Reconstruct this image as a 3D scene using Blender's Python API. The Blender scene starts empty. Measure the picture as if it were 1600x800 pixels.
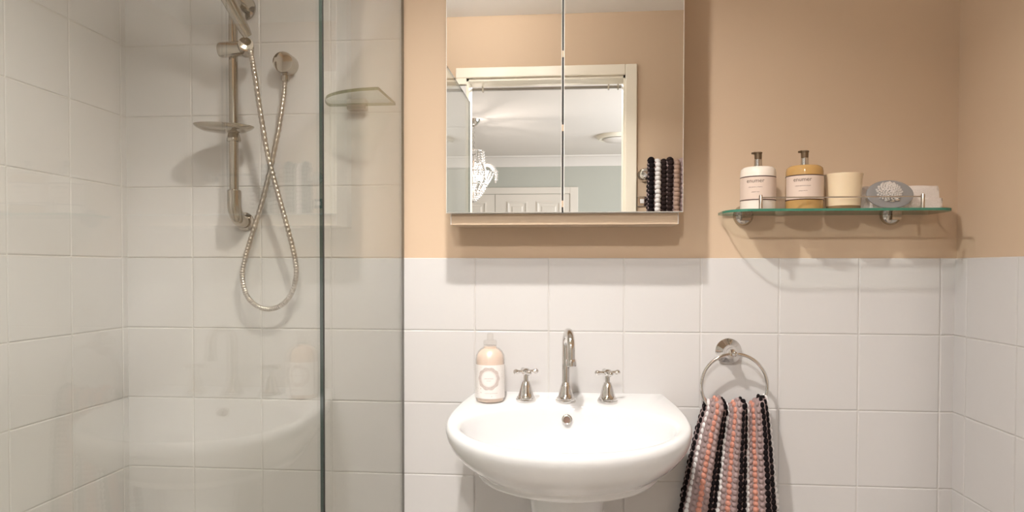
import bpy, math, random
from mathutils import Vector, Matrix

random.seed(7)
scene = bpy.context.scene
COL = scene.collection
PI = math.pi

# ------------------------------------------------------------------ camera
cam_data = bpy.data.cameras.new('camera')
cam = bpy.data.objects.new('camera', cam_data)
COL.objects.link(cam)
cam_data.sensor_fit = 'HORIZONTAL'
cam_data.sensor_width = 36.0
cam_data.lens = 1100.0 / 1600.0 * 36.0
cam_data.shift_y = 41.58 / 1600.0
cam_data.clip_start = 0.02
yaw, pitch, roll = 0.0907, -0.020, 0.0018
fw = Vector((-math.sin(yaw) * math.cos(pitch), math.cos(yaw) * math.cos(pitch), math.sin(pitch)))
rt = Vector((math.cos(yaw), math.sin(yaw), 0))
up = rt.cross(fw)
r2 = rt * math.cos(roll) + up * math.sin(roll)
u2 = up * math.cos(roll) - rt * math.sin(roll)
m = Matrix((r2, u2, -fw)).transposed().to_4x4()
m.translation = Vector((1.2728, -1.8952, 1.1712))
cam.matrix_world = m
scene.camera = cam

# ------------------------------------------------------------------ world, exposure, bedroom fill
world = bpy.data.worlds.new('world')
scene.world = world
world.use_nodes = True
world.node_tree.nodes['Background'].inputs[0].default_value = (0.85, 0.92, 1.0, 1)
world.node_tree.nodes['Background'].inputs[1].default_value = 0.4
vs = scene.view_settings
vs.view_transform = 'Standard'
vs.look = 'None'
vs.gamma = 1.0
vs.use_curve_mapping = False
vs.exposure = 0.0

LAMP_W = 74.0          # each of the two ceiling bulbs
LAMP_COL = (1.0, 0.945, 0.885)
CHANDELIER_W = 9.0
BED_FILL_W = 105.0
FILL_SPOT_W = 88.0

def area_light(name, loc, rot, sx, sy, watts, col, shape='RECTANGLE', spread=PI):
    d = bpy.data.lights.new(name, 'AREA')
    d.shape = shape
    d.size = sx
    if shape == 'RECTANGLE':
        d.size_y = sy
    d.energy = watts
    d.color = col
    o = bpy.data.objects.new(name, d)
    COL.objects.link(o)
    o.location = loc
    o.rotation_euler = rot
    d.spread = spread
    return o

# added bedroom fill panel, set inside an unseen window in wall_bedroom_right
area_light('bedroom_fill', (3.36, -3.6, 1.45), (0, PI / 2, 0), 1.5, 1.9, BED_FILL_W, (0.93, 0.97, 1.0))

# ------------------------------------------------------------------ materials
def mat(name, col, rough=0.5, metal=0.0, spec=0.5, coat=0.0, emis=None, estr=0.0,
        trans=0.0, ior=1.45, bump=None, sub=0.0, vary=None):
    mt = bpy.data.materials.new(name)
    mt.use_nodes = True
    nt = mt.node_tree
    b = nt.nodes['Principled BSDF']
    b.inputs['Base Color'].default_value = (*col, 1)
    b.inputs['Roughness'].default_value = rough
    b.inputs['Metallic'].default_value = metal
    b.inputs['Specular IOR Level'].default_value = spec
    b.inputs['Coat Weight'].default_value = coat
    b.inputs['Coat Roughness'].default_value = 0.04
    b.inputs['Transmission Weight'].default_value = trans
    b.inputs['IOR'].default_value = ior
    b.inputs['Subsurface Weight'].default_value = sub
    b.inputs['Subsurface Radius'].default_value = (0.02, 0.015, 0.01)
    if emis:
        b.inputs['Emission Color'].default_value = (*emis, 1)
        b.inputs['Emission Strength'].default_value = estr
    tc = None
    if bump or vary:
        tc = nt.nodes.new('ShaderNodeTexCoord')
    if vary:                                   # (scale, amount): gentle colour variation of the surface itself
        n = nt.nodes.new('ShaderNodeTexNoise')
        n.inputs['Scale'].default_value = vary[0]
        n.inputs['Detail'].default_value = 4
        nt.links.new(tc.outputs['Object'], n.inputs['Vector'])
        mx = nt.nodes.new('ShaderNodeMix')
        mx.data_type = 'RGBA'
        mx.inputs['A'].default_value = (*[c * (1 - vary[1]) for c in col], 1)
        mx.inputs['B'].default_value = (*[min(1, c * (1 + vary[1])) for c in col], 1)
        nt.links.new(n.outputs['Fac'], mx.inputs['Factor'])
        nt.links.new(mx.outputs['Result'], b.inputs['Base Color'])
    if bump:                                   # (scale, strength, distance)
        n2 = nt.nodes.new('ShaderNodeTexNoise')
        n2.inputs['Scale'].default_value = bump[0]
        n2.inputs['Detail'].default_value = 2
        src = 'Object'
        nt.links.new(tc.outputs[src], n2.inputs['Vector'])
        bp = nt.nodes.new('ShaderNodeBump')
        bp.inputs['Strength'].default_value = bump[1]
        bp.inputs['Distance'].default_value = bump[2]
        nt.links.new(n2.outputs['Fac'], bp.inputs['Height'])
        nt.links.new(bp.outputs['Normal'], b.inputs['Normal'])
    return mt

def glass_mat(name, tint, f0=0.043, rough=0.0):
    """Clear sheet glass: Fresnel reflection over straight transmission (Schlick on |N.I|)."""
    mt = bpy.data.materials.new(name)
    mt.use_nodes = True
    nt = mt.node_tree
    nt.nodes.clear()
    out = nt.nodes.new('ShaderNodeOutputMaterial')
    tr = nt.nodes.new('ShaderNodeBsdfTransparent')
    tr.inputs[0].default_value = (*tint, 1)
    gl = nt.nodes.new('ShaderNodeBsdfGlossy')
    gl.inputs['Roughness'].default_value = rough
    mix = nt.nodes.new('ShaderNodeMixShader')
    geo = nt.nodes.new('ShaderNodeNewGeometry')
    dot = nt.nodes.new('ShaderNodeVectorMath'); dot.operation = 'DOT_PRODUCT'
    nt.links.new(geo.outputs['Normal'], dot.inputs[0])
    nt.links.new(geo.outputs['Incoming'], dot.inputs[1])
    ab = nt.nodes.new('ShaderNodeMath'); ab.operation = 'ABSOLUTE'
    nt.links.new(dot.outputs['Value'], ab.inputs[0])
    inv = nt.nodes.new('ShaderNodeMath'); inv.operation = 'SUBTRACT'; inv.use_clamp = True
    inv.inputs[0].default_value = 1.0
    nt.links.new(ab.outputs[0], inv.inputs[1])
    pw = nt.nodes.new('ShaderNodeMath'); pw.operation = 'POWER'
    pw.inputs[1].default_value = 5.0
    nt.links.new(inv.outputs[0], pw.inputs[0])
    ma = nt.nodes.new('ShaderNodeMath'); ma.operation = 'MULTIPLY_ADD'; ma.use_clamp = True
    ma.inputs[1].default_value = 1 - f0
    ma.inputs[2].default_value = f0
    nt.links.new(pw.outputs[0], ma.inputs[0])
    nt.links.new(ma.outputs[0], mix.inputs[0])
    nt.links.new(tr.outputs[0], mix.inputs[1])
    nt.links.new(gl.outputs[0], mix.inputs[2])
    nt.links.new(mix.outputs[0], out.inputs[0])
    return mt

M = {}
M['paint'] = mat('beige_wall_paint', (0.60, 0.455, 0.325), 0.75, bump=(260, 0.06, 0.001))
M['ceiling'] = mat('white_ceiling_paint', (0.84, 0.82, 0.79), 0.8)
M['tile'] = mat('white_glazed_tile', (0.635, 0.622, 0.62), 0.16, spec=0.5, bump=(13, 0.10, 0.012))
M['grout'] = mat('pale_grout', (0.62, 0.60, 0.58), 0.85, bump=(300, 0.2, 0.001))
M['floor'] = mat('floor_tile', (0.55, 0.50, 0.45), 0.35, vary=(6, 0.08))
M['china'] = mat('white_vitreous_china', (0.71, 0.715, 0.725), 0.07, coat=0.6)
M['chrome'] = mat('polished_chrome', (0.72, 0.70, 0.68), 0.05, metal=1.0)
M['showerchrome'] = mat('warm_chrome', (0.50, 0.465, 0.42), 0.07, metal=1.0)
M['nickel'] = mat('brushed_steel', (0.62, 0.56, 0.50), 0.22, metal=1.0)
M['hose'] = mat('steel_hose', (0.56, 0.51, 0.46), 0.30, metal=1.0)
M['dark'] = mat('dark_hole', (0.05, 0.03, 0.02), 0.6)
M['brownhole'] = mat('brown_overflow', (0.16, 0.09, 0.06), 0.4)
M['mirror'] = mat('silver_mirror', (0.93, 0.93, 0.92), 0.0, metal=1.0)
M['cabwhite'] = mat('white_gloss_laminate', (0.82, 0.80, 0.78), 0.15)
M['cabedge'] = mat('polished_mirror_edge', (0.86, 0.84, 0.80), 0.12)
M['cabunder'] = mat('beige_laminate', (0.50, 0.38, 0.27), 0.5)
M['gap'] = mat('dark_seal_gap_shade', (0.02, 0.018, 0.016), 0.6)  # shower door seal, also the painted shade in the mirror door gap
M['trim'] = mat('cream_gloss_trim', (0.86, 0.80, 0.68), 0.3)
M['bedwall'] = mat('grey_green_paint', (0.50, 0.50, 0.45), 0.8)
M['bedceil'] = mat('white_bedroom_ceiling', (0.80, 0.75, 0.71), 0.85)
M['beddoor'] = mat('cream_door_paint', (0.78, 0.72, 0.65), 0.4)
M['carpet'] = mat('beige_carpet', (0.45, 0.40, 0.34), 0.95, bump=(400, 0.3, 0.004))
M['glass'] = glass_mat('shower_glass', (0.952, 0.956, 0.928))
M['shelfglass'] = glass_mat('shelf_glass', (0.95, 0.975, 0.96))
M['glassedge'] = mat('green_glass_edge', (0.045, 0.19, 0.13), 0.12, spec=0.7)
M['edgepale'] = mat('olive_glass_edge', (0.17, 0.18, 0.10), 0.15, spec=0.7)
M['screenedge'] = mat('dark_glass_edge', (0.03, 0.06, 0.055), 0.15)
M['seal'] = mat('dark_silicone', (0.06, 0.05, 0.03), 0.5)
M['towelblack'] = mat('black_cotton', (0.012, 0.009, 0.010), 0.95, spec=0.1, bump=(500, 0.5, 0.003))
M['towelwhite'] = mat('white_cotton', (0.78, 0.76, 0.76), 0.95, spec=0.1, bump=(500, 0.5, 0.003))
M['towelmauve'] = mat('mauve_grey_cotton', (0.36, 0.27, 0.265), 0.95, spec=0.1, bump=(500, 0.5, 0.003))
M['towelpink'] = mat('salmon_cotton', (0.62, 0.29, 0.22), 0.95, spec=0.1, bump=(500, 0.5, 0.003))
M['toweltaupe'] = mat('taupe_cotton', (0.40, 0.28, 0.22), 0.95, spec=0.1, bump=(500, 0.5, 0.003))
M['towelbrown'] = mat('dark_brown_cotton', (0.025, 0.015, 0.014), 0.95, spec=0.2, bump=(500, 0.5, 0.003))
M['toweling'] = mat('white_towelling', (0.80, 0.72, 0.67), 0.95, spec=0.1, bump=(420, 0.8, 0.004))
M['lotion'] = mat('ivory_plastic', (0.80, 0.72, 0.64), 0.25)
M['label'] = mat('cream_label', (0.66, 0.53, 0.45), 0.55)
M['band'] = mat('dark_brown_band', (0.05, 0.016, 0.012), 0.4)
M['ink'] = mat('brown_ink', (0.07, 0.04, 0.03), 0.6)
M['amber'] = mat('amber_liquid_soap', (0.50, 0.30, 0.11), 0.08, coat=0.5, sub=0.15)
M['pumphead'] = mat('dark_bronze_pump', (0.17, 0.12, 0.075), 0.3, metal=0.6)
M['tube'] = mat('clear_pump_tube', (0.66, 0.50, 0.32), 0.3)
M['wax'] = mat('cream_wax_glass', (0.78, 0.64, 0.45), 0.12, coat=0.4, sub=0.25)
M['waxbase'] = mat('candle_glass_base', (0.24, 0.15, 0.075), 0.12)
M['silverplate'] = mat('grey_silver_plate', (0.31, 0.305, 0.31), 0.14, metal=0.25)
M['crystal'] = mat('clear_rhinestone', (0.86, 0.82, 0.79), 0.05, metal=0.45, coat=1.0)
M['glasscrystal'] = mat('chandelier_crystal', (0.78, 0.77, 0.76), 0.06, metal=0.55, coat=1.0)
M['liquid'] = mat('pale_pink_soap', (0.76, 0.62, 0.53), 0.12, coat=0.4, sub=0.2)
M['clearplastic'] = glass_mat('clear_plastic', (0.97, 0.96, 0.95), 0.05, 0.05)
M['whitelabel'] = mat('white_printed_label', (0.80, 0.765, 0.745), 0.5, vary=(90, 0.04))
M['print'] = mat('mauve_grey_print', (0.58, 0.50, 0.47), 0.6, vary=(260, 0.25))
M['bulb'] = mat('lit_bulb', (1, 0.95, 0.85), 0.4, emis=(1.0, 0.93, 0.82), estr=5.0)
M['heatlamp'] = mat('lit_heat_lamp', (1, 0.9, 0.8), 0.4, emis=(1.0, 0.86, 0.68), estr=4.0)
M['grey'] = mat('grey_metal_rail', (0.40, 0.38, 0.36), 0.4, metal=0.4)

# ------------------------------------------------------------------ mesh helpers
class MB:
    def __init__(self):
        self.v, self.f, self.mi = [], [], []

    def add(self, verts, faces, mi=0):
        o = len(self.v)
        self.v += [tuple(p) for p in verts]
        self.f += [tuple(i + o for i in f) for f in faces]
        self.mi += [mi] * len(faces)
        return self

    def box(self, lo, hi, mi=0):
        x0, y0, z0 = lo; x1, y1, z1 = hi
        v = [(x0, y0, z0), (x1, y0, z0), (x1, y1, z0), (x0, y1, z0),
             (x0, y0, z1), (x1, y0, z1), (x1, y1, z1), (x0, y1, z1)]
        f = [(0, 3, 2, 1), (4, 5, 6, 7), (0, 1, 5, 4), (1, 2, 6, 5), (2, 3, 7, 6), (3, 0, 4, 7)]
        return self.add(v, f, mi)

    def rings(self, rings, cap0=True, cap1=True, mi=0):
        n = len(rings[0]); v = []; f = []
        for r in rings:
            v += r
        for k in range(len(rings) - 1):
            for i in range(n):
                j = (i + 1) % n
                f.append((k * n + i, k * n + j, (k + 1) * n + j, (k + 1) * n + i))
        if cap0:
            f.append(tuple(reversed(range(n))))
        if cap1:
            f.append(tuple((len(rings) - 1) * n + i for i in range(n)))
        return self.add(v, f, mi)

    def lathe(self, prof, seg=32, mtx=None, sx=1.0, sy=1.0, mi=0, cap0=True, cap1=True):
        """prof: (radius, height) bottom to top, about local z"""
        mtx = mtx or Matrix()
        rr = []
        for r, h in prof:
            rr.append([tuple(mtx @ Vector((sx * max(r, 1e-5) * math.cos(2 * PI * i / seg),
                                           sy * max(r, 1e-5) * math.sin(2 * PI * i / seg), h)))
                       for i in range(seg)])
        return self.rings(rr, cap0, cap1, mi)

    def tube(self, pts, r, seg=14, mi=0):
        pts = [Vector(p) for p in pts]
        n = len(pts)
        rs = r if isinstance(r, (list, tuple)) else [r] * n
        t0 = (pts[1] - pts[0]).normalized()
        a = Vector((0, 0, 1)) if abs(t0.z) < 0.9 else Vector((1, 0, 0))
        nrm = t0.cross(a).normalized()
        rr = []
        for i in range(n):
            t = (pts[min(i + 1, n - 1)] - pts[max(i - 1, 0)]).normalized()
            nrm = (nrm - t * nrm.dot(t)).normalized()
            bi = t.cross(nrm)
            rr.append([tuple(pts[i] + (nrm * math.cos(2 * PI * k / seg) + bi * math.sin(2 * PI * k / seg)) * rs[i])
                       for k in range(seg)])
        return self.rings(rr, True, True, mi)

    def ball(self, c, r, su=10, sv=7, mi=0, rot=None):
        rx, ry, rz = r if isinstance(r, (tuple, list)) else (r, r, r)
        c = Vector(c)
        v = [Vector((0, 0, -rz))]; f = []
        for a in range(1, sv):
            th = -PI / 2 + PI * a / sv
            for b in range(su):
                ph = 2 * PI * b / su
                v.append(Vector((rx * math.cos(th) * math.cos(ph), ry * math.cos(th) * math.sin(ph), rz * math.sin(th))))
        v.append(Vector((0, 0, rz)))
        top = len(v) - 1
        for b in range(su):
            f.append((0, 1 + (b + 1) % su, 1 + b))
            for a in range(sv - 2):
                p = 1 + a * su
                f.append((p + b, p + (b + 1) % su, p + su + (b + 1) % su, p + su + b))
            p = 1 + (sv - 2) * su
            f.append((p + b, p + (b + 1) % su, top))
        if rot:
            v = [rot @ q for q in v]
        return self.add([c + q for q in v], f, mi)

    def torus(self, c, R, r, axis=(0, 1, 0), seg=56, ss=12, mi=0):
        c = Vector(c); ax = Vector(axis).normalized()
        a = ax.orthogonal().normalized(); b = ax.cross(a)
        v = []; f = []
        for i in range(seg):
            th = 2 * PI * i / seg
            d = a * math.cos(th) + b * math.sin(th)
            for j in range(ss):
                ph = 2 * PI * j / ss
                v.append(c + d * (R + r * math.cos(ph)) + ax * r * math.sin(ph))
        for i in range(seg):
            for j in range(ss):
                f.append((i * ss + j, ((i + 1) % seg) * ss + j, ((i + 1) % seg) * ss + (j + 1) % ss, i * ss + (j + 1) % ss))
        return self.add(v, f, mi)

    def prism(self, poly, z0, z1, mi=0, mi_side=None):
        """poly: (x, y) list counter-clockwise, extruded in z; the sides may take another material"""
        n = len(poly)
        v = [(x, y, z0) for x, y in poly] + [(x, y, z1) for x, y in poly]
        self.add(v, [tuple(reversed(range(n))), tuple(range(n, 2 * n))], mi)
        self.add(v, [(i, (i + 1) % n, n + (i + 1) % n, n + i) for i in range(n)], mi if mi_side is None else mi_side)
        return self

    def mesh(self, name, mats, smooth=None):
        me = bpy.data.meshes.new(name)
        me.from_pydata(self.v, [], self.f)
        for mm in (mats if isinstance(mats, (list, tuple)) else [mats]):
            me.materials.append(mm)
        me.polygons.foreach_set('material_index', self.mi)
        me.validate()
        if smooth is not None:
            me.polygons.foreach_set('use_smooth', [True] * len(me.polygons))
            me.set_sharp_from_angle(angle=math.radians(smooth))
        me.update()
        return me

    def build(self, name, mats, parent=None, smooth=None):
        return link(name, self.mesh(name, mats, smooth), parent)


def link(name, me, parent=None, loc=None):
    o = bpy.data.objects.new(name, me)
    COL.objects.link(o)
    if parent is not None:
        o.parent = parent
        # parts are modelled in world coordinates: undo the parent's placement
        o.matrix_parent_inverse = parent.matrix_basis.inverted()
    if loc is not None:
        o.location = loc
    return o

def thing(name, label, cat, loc=(0, 0, 0), group=None):
    o = bpy.data.objects.new(name, None)
    COL.objects.link(o)
    o.empty_display_size = 0.05
    o.location = loc
    return tag(o, label, cat, group)

def tag(o, label, cat, group=None):
    o['label'] = label
    o['category'] = cat
    if group:
        o['group'] = group
    return o

def struct(o, label=None):
    o['kind'] = 'structure'
    if label:
        o['label'] = label
    return o

def bevel(o, w, seg=3):
    md = o.modifiers.new('bevel', 'BEVEL')
    md.width = w; md.segments = seg; md.limit_method = 'ANGLE'
    return o

def catmull(pts, n=12):
    P = [Vector(p) for p in pts]
    P = [P[0] * 2 - P[1]] + P + [P[-1] * 2 - P[-2]]
    out = []
    for i in range(1, len(P) - 2):
        for k in range(n):
            t = k / n
            a, b, c, d = P[i - 1], P[i], P[i + 1], P[i + 2]
            out.append(0.5 * ((2 * b) + (c - a) * t + (2 * a - 5 * b + 4 * c - d) * t * t + (3 * b - a - 3 * c + d) * t ** 3))
    out.append(P[-2])
    return out

def axis_mtx(loc, direction):
    q = Vector((0, 0, 1)).rotation_difference(Vector(direction).normalized())
    return Matrix.Translation(Vector(loc)) @ q.to_matrix().to_4x4()

# ------------------------------------------------------------------ room shell
W = 2.241          # right wall
D = 1.70           # face of the front wall (with the doorway the photographer stands in)
H = 2.36
ZT = 1.20          # top of the wall tiling outside the shower
TW, TH = 0.2, 0.1976
WT = 0.11          # wall thickness
XG = 0.802         # plane of the shower screen

wall_back = struct(MB().box((-WT, 0, 0), (W + WT, WT, H)).build('wall_back', M['paint']), 'beige painted back wall above white tiles')
wall_left = struct(MB().box((-WT, -D, 0), (0, 0, H)).build('wall_left', M['paint']), 'shower side wall faced with white tiles')
wall_right = struct(MB().box((W, -D, 0), (W + WT, 0, H)).build('wall_right', M['paint']), 'beige side wall with white tiles below')
OL, OR, OT = 0.752, 1.500, 2.068     # doorway
wf = MB()
wf.box((-WT, -D - WT, 0), (OL, -D, H)); wf.box((OR, -D - WT, 0), (W + WT, -D, H)); wf.box((OL, -D - WT, OT), (OR, -D, H))
wall_front = struct(wf.build('wall_front', M['paint']), 'beige wall with the open doorway seen in the mirror')
struct(MB().box((-WT, -D, -0.1), (W + WT, WT, 0)).build('floor', M['floor']), 'bathroom floor')
struct(MB().box((-WT, -D - WT, H), (W + WT, WT, H + 0.1)).build('ceiling', M['ceiling']), 'white bathroom ceiling')

# --- wall tiles: every tile is a child of its wall, on a bed of grout
def tile_mesh(w, h):
    """front faces -Y; origin at the lower left back corner"""
    g = 0.0008
    x0, x1, z0, z1 = g, w - g, g, h - g
    R = []
    for ins, d in ((0, 0), (0, 0.0045), (0.0008, 0.0062), (0.0026, 0.0070)):
        R.append([(x0 + ins, -d, z0 + ins), (x1 - ins, -d, z0 + ins), (x1 - ins, -d, z1 - ins), (x0 + ins, -d, z1 - ins)])
    return MB().rings(R).mesh('tile', M['tile'])

TILES = {}
def tile_wall(parent, origin, rotz, cols, rows):
    """cols: list of (start, width) along the wall; rows: list of (bottom z, height, from col, to col)"""
    for (z, h, c0, c1) in rows:
        for (s, w) in cols[c0:c1]:
            key = (round(w, 3), round(h, 3))
            if key not in TILES:
                TILES[key] = tile_mesh(*key)
            o = bpy.data.objects.new('tile', TILES[key])
            COL.objects.link(o)
            o.parent = parent
            p = Matrix.Rotation(rotz, 3, 'Z') @ Vector((s, 0, 0)) + Vector(origin)
            o.location = (p.x, p.y, z)
            # a hand-set wall: each tile stands a hair off the next
            o.rotation_euler = (random.uniform(-0.0016, 0.0016), 0, rotz + random.uniform(-0.0016, 0.0016))

GB = 0.0052
rows_low = [(ZT - TH * (k + 1), TH) for k in range(6)]
rows_low = [(max(z, 0.0), h if z > 0 else h + z) for z, h in rows_low]
rows_high = [(ZT + TH * k, TH) for k in range(5)]
HT = ZT + 5 * TH
cols_b = [(i * TW, TW) for i in range(11)] + [(2.2, W - 2.2)]
tile_wall(wall_back, (0, 0, 0), 0, cols_b,
          [(z, h, 0, 12) for z, h in rows_low] + [(z, h, 0, 4) for z, h in rows_high])
gb = MB().box((0, -GB, 0), (W, 0, ZT - 0.001)); gb.box((0, -GB, ZT), (0.799, 0, HT - 0.001))
gb.build('grout_bed', M['grout'], wall_back)
# left wall: local x runs from the front towards the back wall (rotz = +90 deg puts the face towards +X)
def cols_from_back(first, total):
    c = [(0, first)]; s = first
    while s + TW <= total:
        c.append((s, TW)); s += TW
    if total - s > 0.02:
        c.append((s, total - s))
    return c
cb = cols_from_back(0.030, D)
cols_l = [(D - s - w, w) for s, w in cb]
tile_wall(wall_left, (0, -D, 0), PI / 2, cols_l, [(z, h, 0, 99) for z, h in rows_low + rows_high])
MB().box((0, -D, 0), (GB, 0, HT - 0.001)).build('grout_bed', M['grout'], wall_left)
cols_r = cols_from_back(0.062, D)
tile_wall(wall_right, (W, 0, 0), -PI / 2, cols_r, [(z, h, 0, 99) for z, h in rows_low])
MB().box((W - GB, -D, 0), (W, 0, ZT - 0.001)).build('grout_bed', M['grout'], wall_right)
# front wall inside the shower, up to the doorway
cf = [(W - OL + k * TW, TW) for k in range(3)] + [(W - OL + 0.6, OL - 0.6)]
FT = 2.036
tile_wall(wall_front, (W, -D, 0), PI, cf, [(FT - TH * (k + 1), TH, 0, 99) for k in range(10)])
MB().box((0, -D, 0), (OL, -D + GB, FT - 0.001)).build('grout_bed', M['grout'], wall_front)

# --- doorway trim
tr = MB()
tr.box((OR - 0.003, -D, 0), (OR + 0.050, -D + 0.016, OT + 0.048))
tr.box((OL - 0.048, -D, OT), (OR - 0.003, -D + 0.016, OT + 0.048))
tr.box((OL - 0.048, -D, FT + 0.002), (OL + 0.003, -D + 0.016, OT))
o = struct(tr.build('trim_1', M['trim']), 'cream architrave round the doorway'); bevel(o, 0.004, 2)
jb = MB()
jb.box((OL, -D - WT, 0), (OL + 0.012, -D, OT)); jb.box((OR - 0.012, -D - WT, 0), (OR, -D, OT))
jb.box((OL, -D - WT, OT - 0.012), (OR, -D, OT))
struct(jb.build('trim_2', M['trim']), 'cream door jamb lining')

# ------------------------------------------------------------------ bedroom behind the camera (seen in the mirror)
BX0, BX1, BY0, BY1 = -1.6, 3.4, -5.9, -D - WT
bw = MB().box((BX0, BY0 - 0.1, 0), (BX1, BY0, H))
wall_bed = struct(bw.build('wall_bedroom_back', M['bedwall']), 'grey green bedroom wall seen in the mirror')
struct(MB().box((BX0 - 0.1, BY0, 0), (BX0, BY1, H)).build('wall_bedroom_left', M['bedwall']))
wr = MB()
wr.box((BX1, BY0, 0), (BX1 + 0.1, -4.6, H)); wr.box((BX1, -2.6, 0), (BX1 + 0.1, BY1, H))
wr.box((BX1, -4.6, 0), (BX1 + 0.1, -2.6, 0.65)); wr.box((BX1, -4.6, 2.25), (BX1 + 0.1, -2.6, H))
struct(wr.build('wall_bedroom_right', M['bedwall']))
wf2 = MB(); wf2.box((BX0, BY1 - 0.01, 0), (-WT, BY1 + 0.09, H)); wf2.box((W + WT, BY1 - 0.01, 0), (BX1, BY1 + 0.09, H))
struct(wf2.build('wall_bedroom_front', M['bedwall']))
struct(MB().box((BX0, BY0, -0.1), (BX1, BY1 + 0.11, 0)).build('floor_bedroom', M['carpet']))
struct(MB().box((BX0, BY0, H), (BX1, BY1 - 0.0, H + 0.1)).build('ceiling_bedroom', M['bedceil']), 'white bedroom ceiling seen in the mirror')
# cove cornice
cp = [(0, 0), (0.0, -0.105), (0.012, -0.105), (0.016, -0.085), (0.045, -0.045), (0.080, -0.018), (0.100, -0.014), (0.105, 0)]
cm = MB()
n = len(cp)
v = [(BX0, BY0 + a, H + b) for a, b in cp] + [(BX1, BY0 + a, H + b) for a, b in cp]
cm.add(v, [(i, (i + 1) % n, n + (i + 1) % n, n + i) for i in range(n)])
struct(cm.build('trim_3', M['bedceil'], None, 25), 'white cornice along the bedroom ceiling')
wn = MB()  # unseen window frame, added round the bedroom fill panel
for a, b in (((BX1, -4.6, 0.65), (BX1 + 0.06, -4.55, 2.25)), ((BX1, -2.65, 0.65), (BX1 + 0.06, -2.6, 2.25)),
             ((BX1, -4.55, 0.65), (BX1 + 0.06, -2.65, 0.70)), ((BX1, -4.55, 2.20), (BX1 + 0.06, -2.65, 2.25)),
             ((BX1, -3.625, 0.70), (BX1 + 0.05, -3.575, 2.20))):
    wn.box(a, b)
struct(wn.build('window_1', M['trim']), 'unseen bedroom window frame added round the fill light')

# built-in wardrobe doors on the far bedroom wall
da = MB()
da.box((1.205, BY0, 0), (1.292, BY0 + 0.022, 2.036)); da.box((-0.50, BY0, 1.966), (1.205, BY0 + 0.022, 2.036))
da.box((-0.587, BY0, 0), (-0.50, BY0 + 0.022, 2.036))
o = struct(da.build('trim_4', M['beddoor']), 'cream architrave round the wardrobe doors'); bevel(o, 0.005, 2)
def panel_door(name, x0, x1, label):
    d = struct(MB().box((x0, BY0, 0.01), (x1, BY0 + 0.012, 1.962)).build(name, M['beddoor']), label)
    w = (x1 - x0)
    px = [(x0 + 0.125, x0 + 0.125 + 0.215), (x1 - 0.095 - 0.255, x1 - 0.095)]
    for a, b in px:
        for z0, z1 in ((1.10, 1.885), (0.2, 0.98)):
            R = []
            for ins, dep in ((0, 0.012), (0.0, 0.020), (0.012, 0.022), (0.022, 0.016), (0.030, 0.013), (0.045, 0.013), (0.060, 0.019)):
                y = BY0 + dep
                R.append([(a + ins, y, z0 + ins), (b - ins, y, z0 + ins), (b - ins, y, z1 - ins), (a + ins, y, z1 - ins)][::-1])
            MB().rings(R).build('panel', M['beddoor'], d)
    kn = MB().lathe([(0.008, 0), (0.008, 0.02), (0.018, 0.03), (0.018, 0.04), (0.006, 0.05)], 16,
                    axis_mtx((x0 + 0.05, BY0 + 0.012, 1.0), (0, 1, 0)))
    kn.build('knob', M['chrome'], d, 40)
panel_door('door_1', 0.411, 1.202, 'cream panelled wardrobe door, right leaf')
panel_door('door_2', -0.497, 0.405, 'cream panelled wardrobe door, left leaf behind the chandelier')

# added unseen fill light in the bedroom, brightens the back wall from the front
lx, ly = 1.15, -2.58
t = thing('doorway_fill_light', 'added unseen fill light in the bedroom turned to the doorway', 'spotlight', (lx, ly, H))
aim = (Vector((1.12, 0, 1.0)) - Vector((lx, ly, 2.325))).normalized()
MB().lathe([(0.05, -0.012), (0.055, -0.001)], 28, Matrix.Translation((lx, ly, H))).build('mount', M['cabwhite'], t, 40)
MB().lathe([(0.030, -0.045), (0.042, -0.03), (0.045, 0.012), (0.041, 0.012), (0.036, -0.02)], 28, axis_mtx((lx, ly, 2.325), aim)).build('shade', M['cabwhite'], t, 40)
d = bpy.data.lights.new('fill_beam', 'SPOT')
d.energy = FILL_SPOT_W; d.color = (1.0, 0.95, 0.90); d.shadow_soft_size = 0.05
d.spot_size = math.radians(80); d.spot_blend = 0.6
L = bpy.data.objects.new('fill_beam', d); COL.objects.link(L)
L.matrix_world = Matrix.Translation(Vector((lx, ly, 2.325)) + aim * 0.07) @ aim.to_track_quat('-Z', 'Y').to_matrix().to_4x4()

# grey rail across the head of the doorway
t = thing('door_head_rail', 'thin grey rail with clips across the doorway head in the mirror', 'rail', (1.126, -D - WT, OT - 0.03))
MB().box((OL + 0.014, -D - WT - 0.012, OT - 0.030), (OR - 0.014, -D - WT + 0.002, OT - 0.018)).build('bar', M['grey'], t)
for x in (OL + 0.065, OR - 0.075, OR - 0.03):
    MB().box((x - 0.004, -D - WT - 0.016, OT - 0.036), (x + 0.004, -D - WT + 0.004, OT - 0.012)).build('clip', M['chrome'], t)

# round ceiling vent
t = thing('ceiling_vent', 'round white exhaust vent in the bedroom ceiling', 'vent', (1.64, -4.77, H))
MB().lathe([(0.15, -0.030), (0.165, -0.034), (0.185, -0.020), (0.19, -0.001)], 40, Matrix.Translation((1.64, -4.77, H))).build('rim', M['trim'], t, 40)
MB().lathe([(0.03, -0.046), (0.12, -0.046), (0.135, -0.034)], 32, Matrix.Translation((1.64, -4.77, H))).build('disc', M['bedceil'], t, 40)

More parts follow.
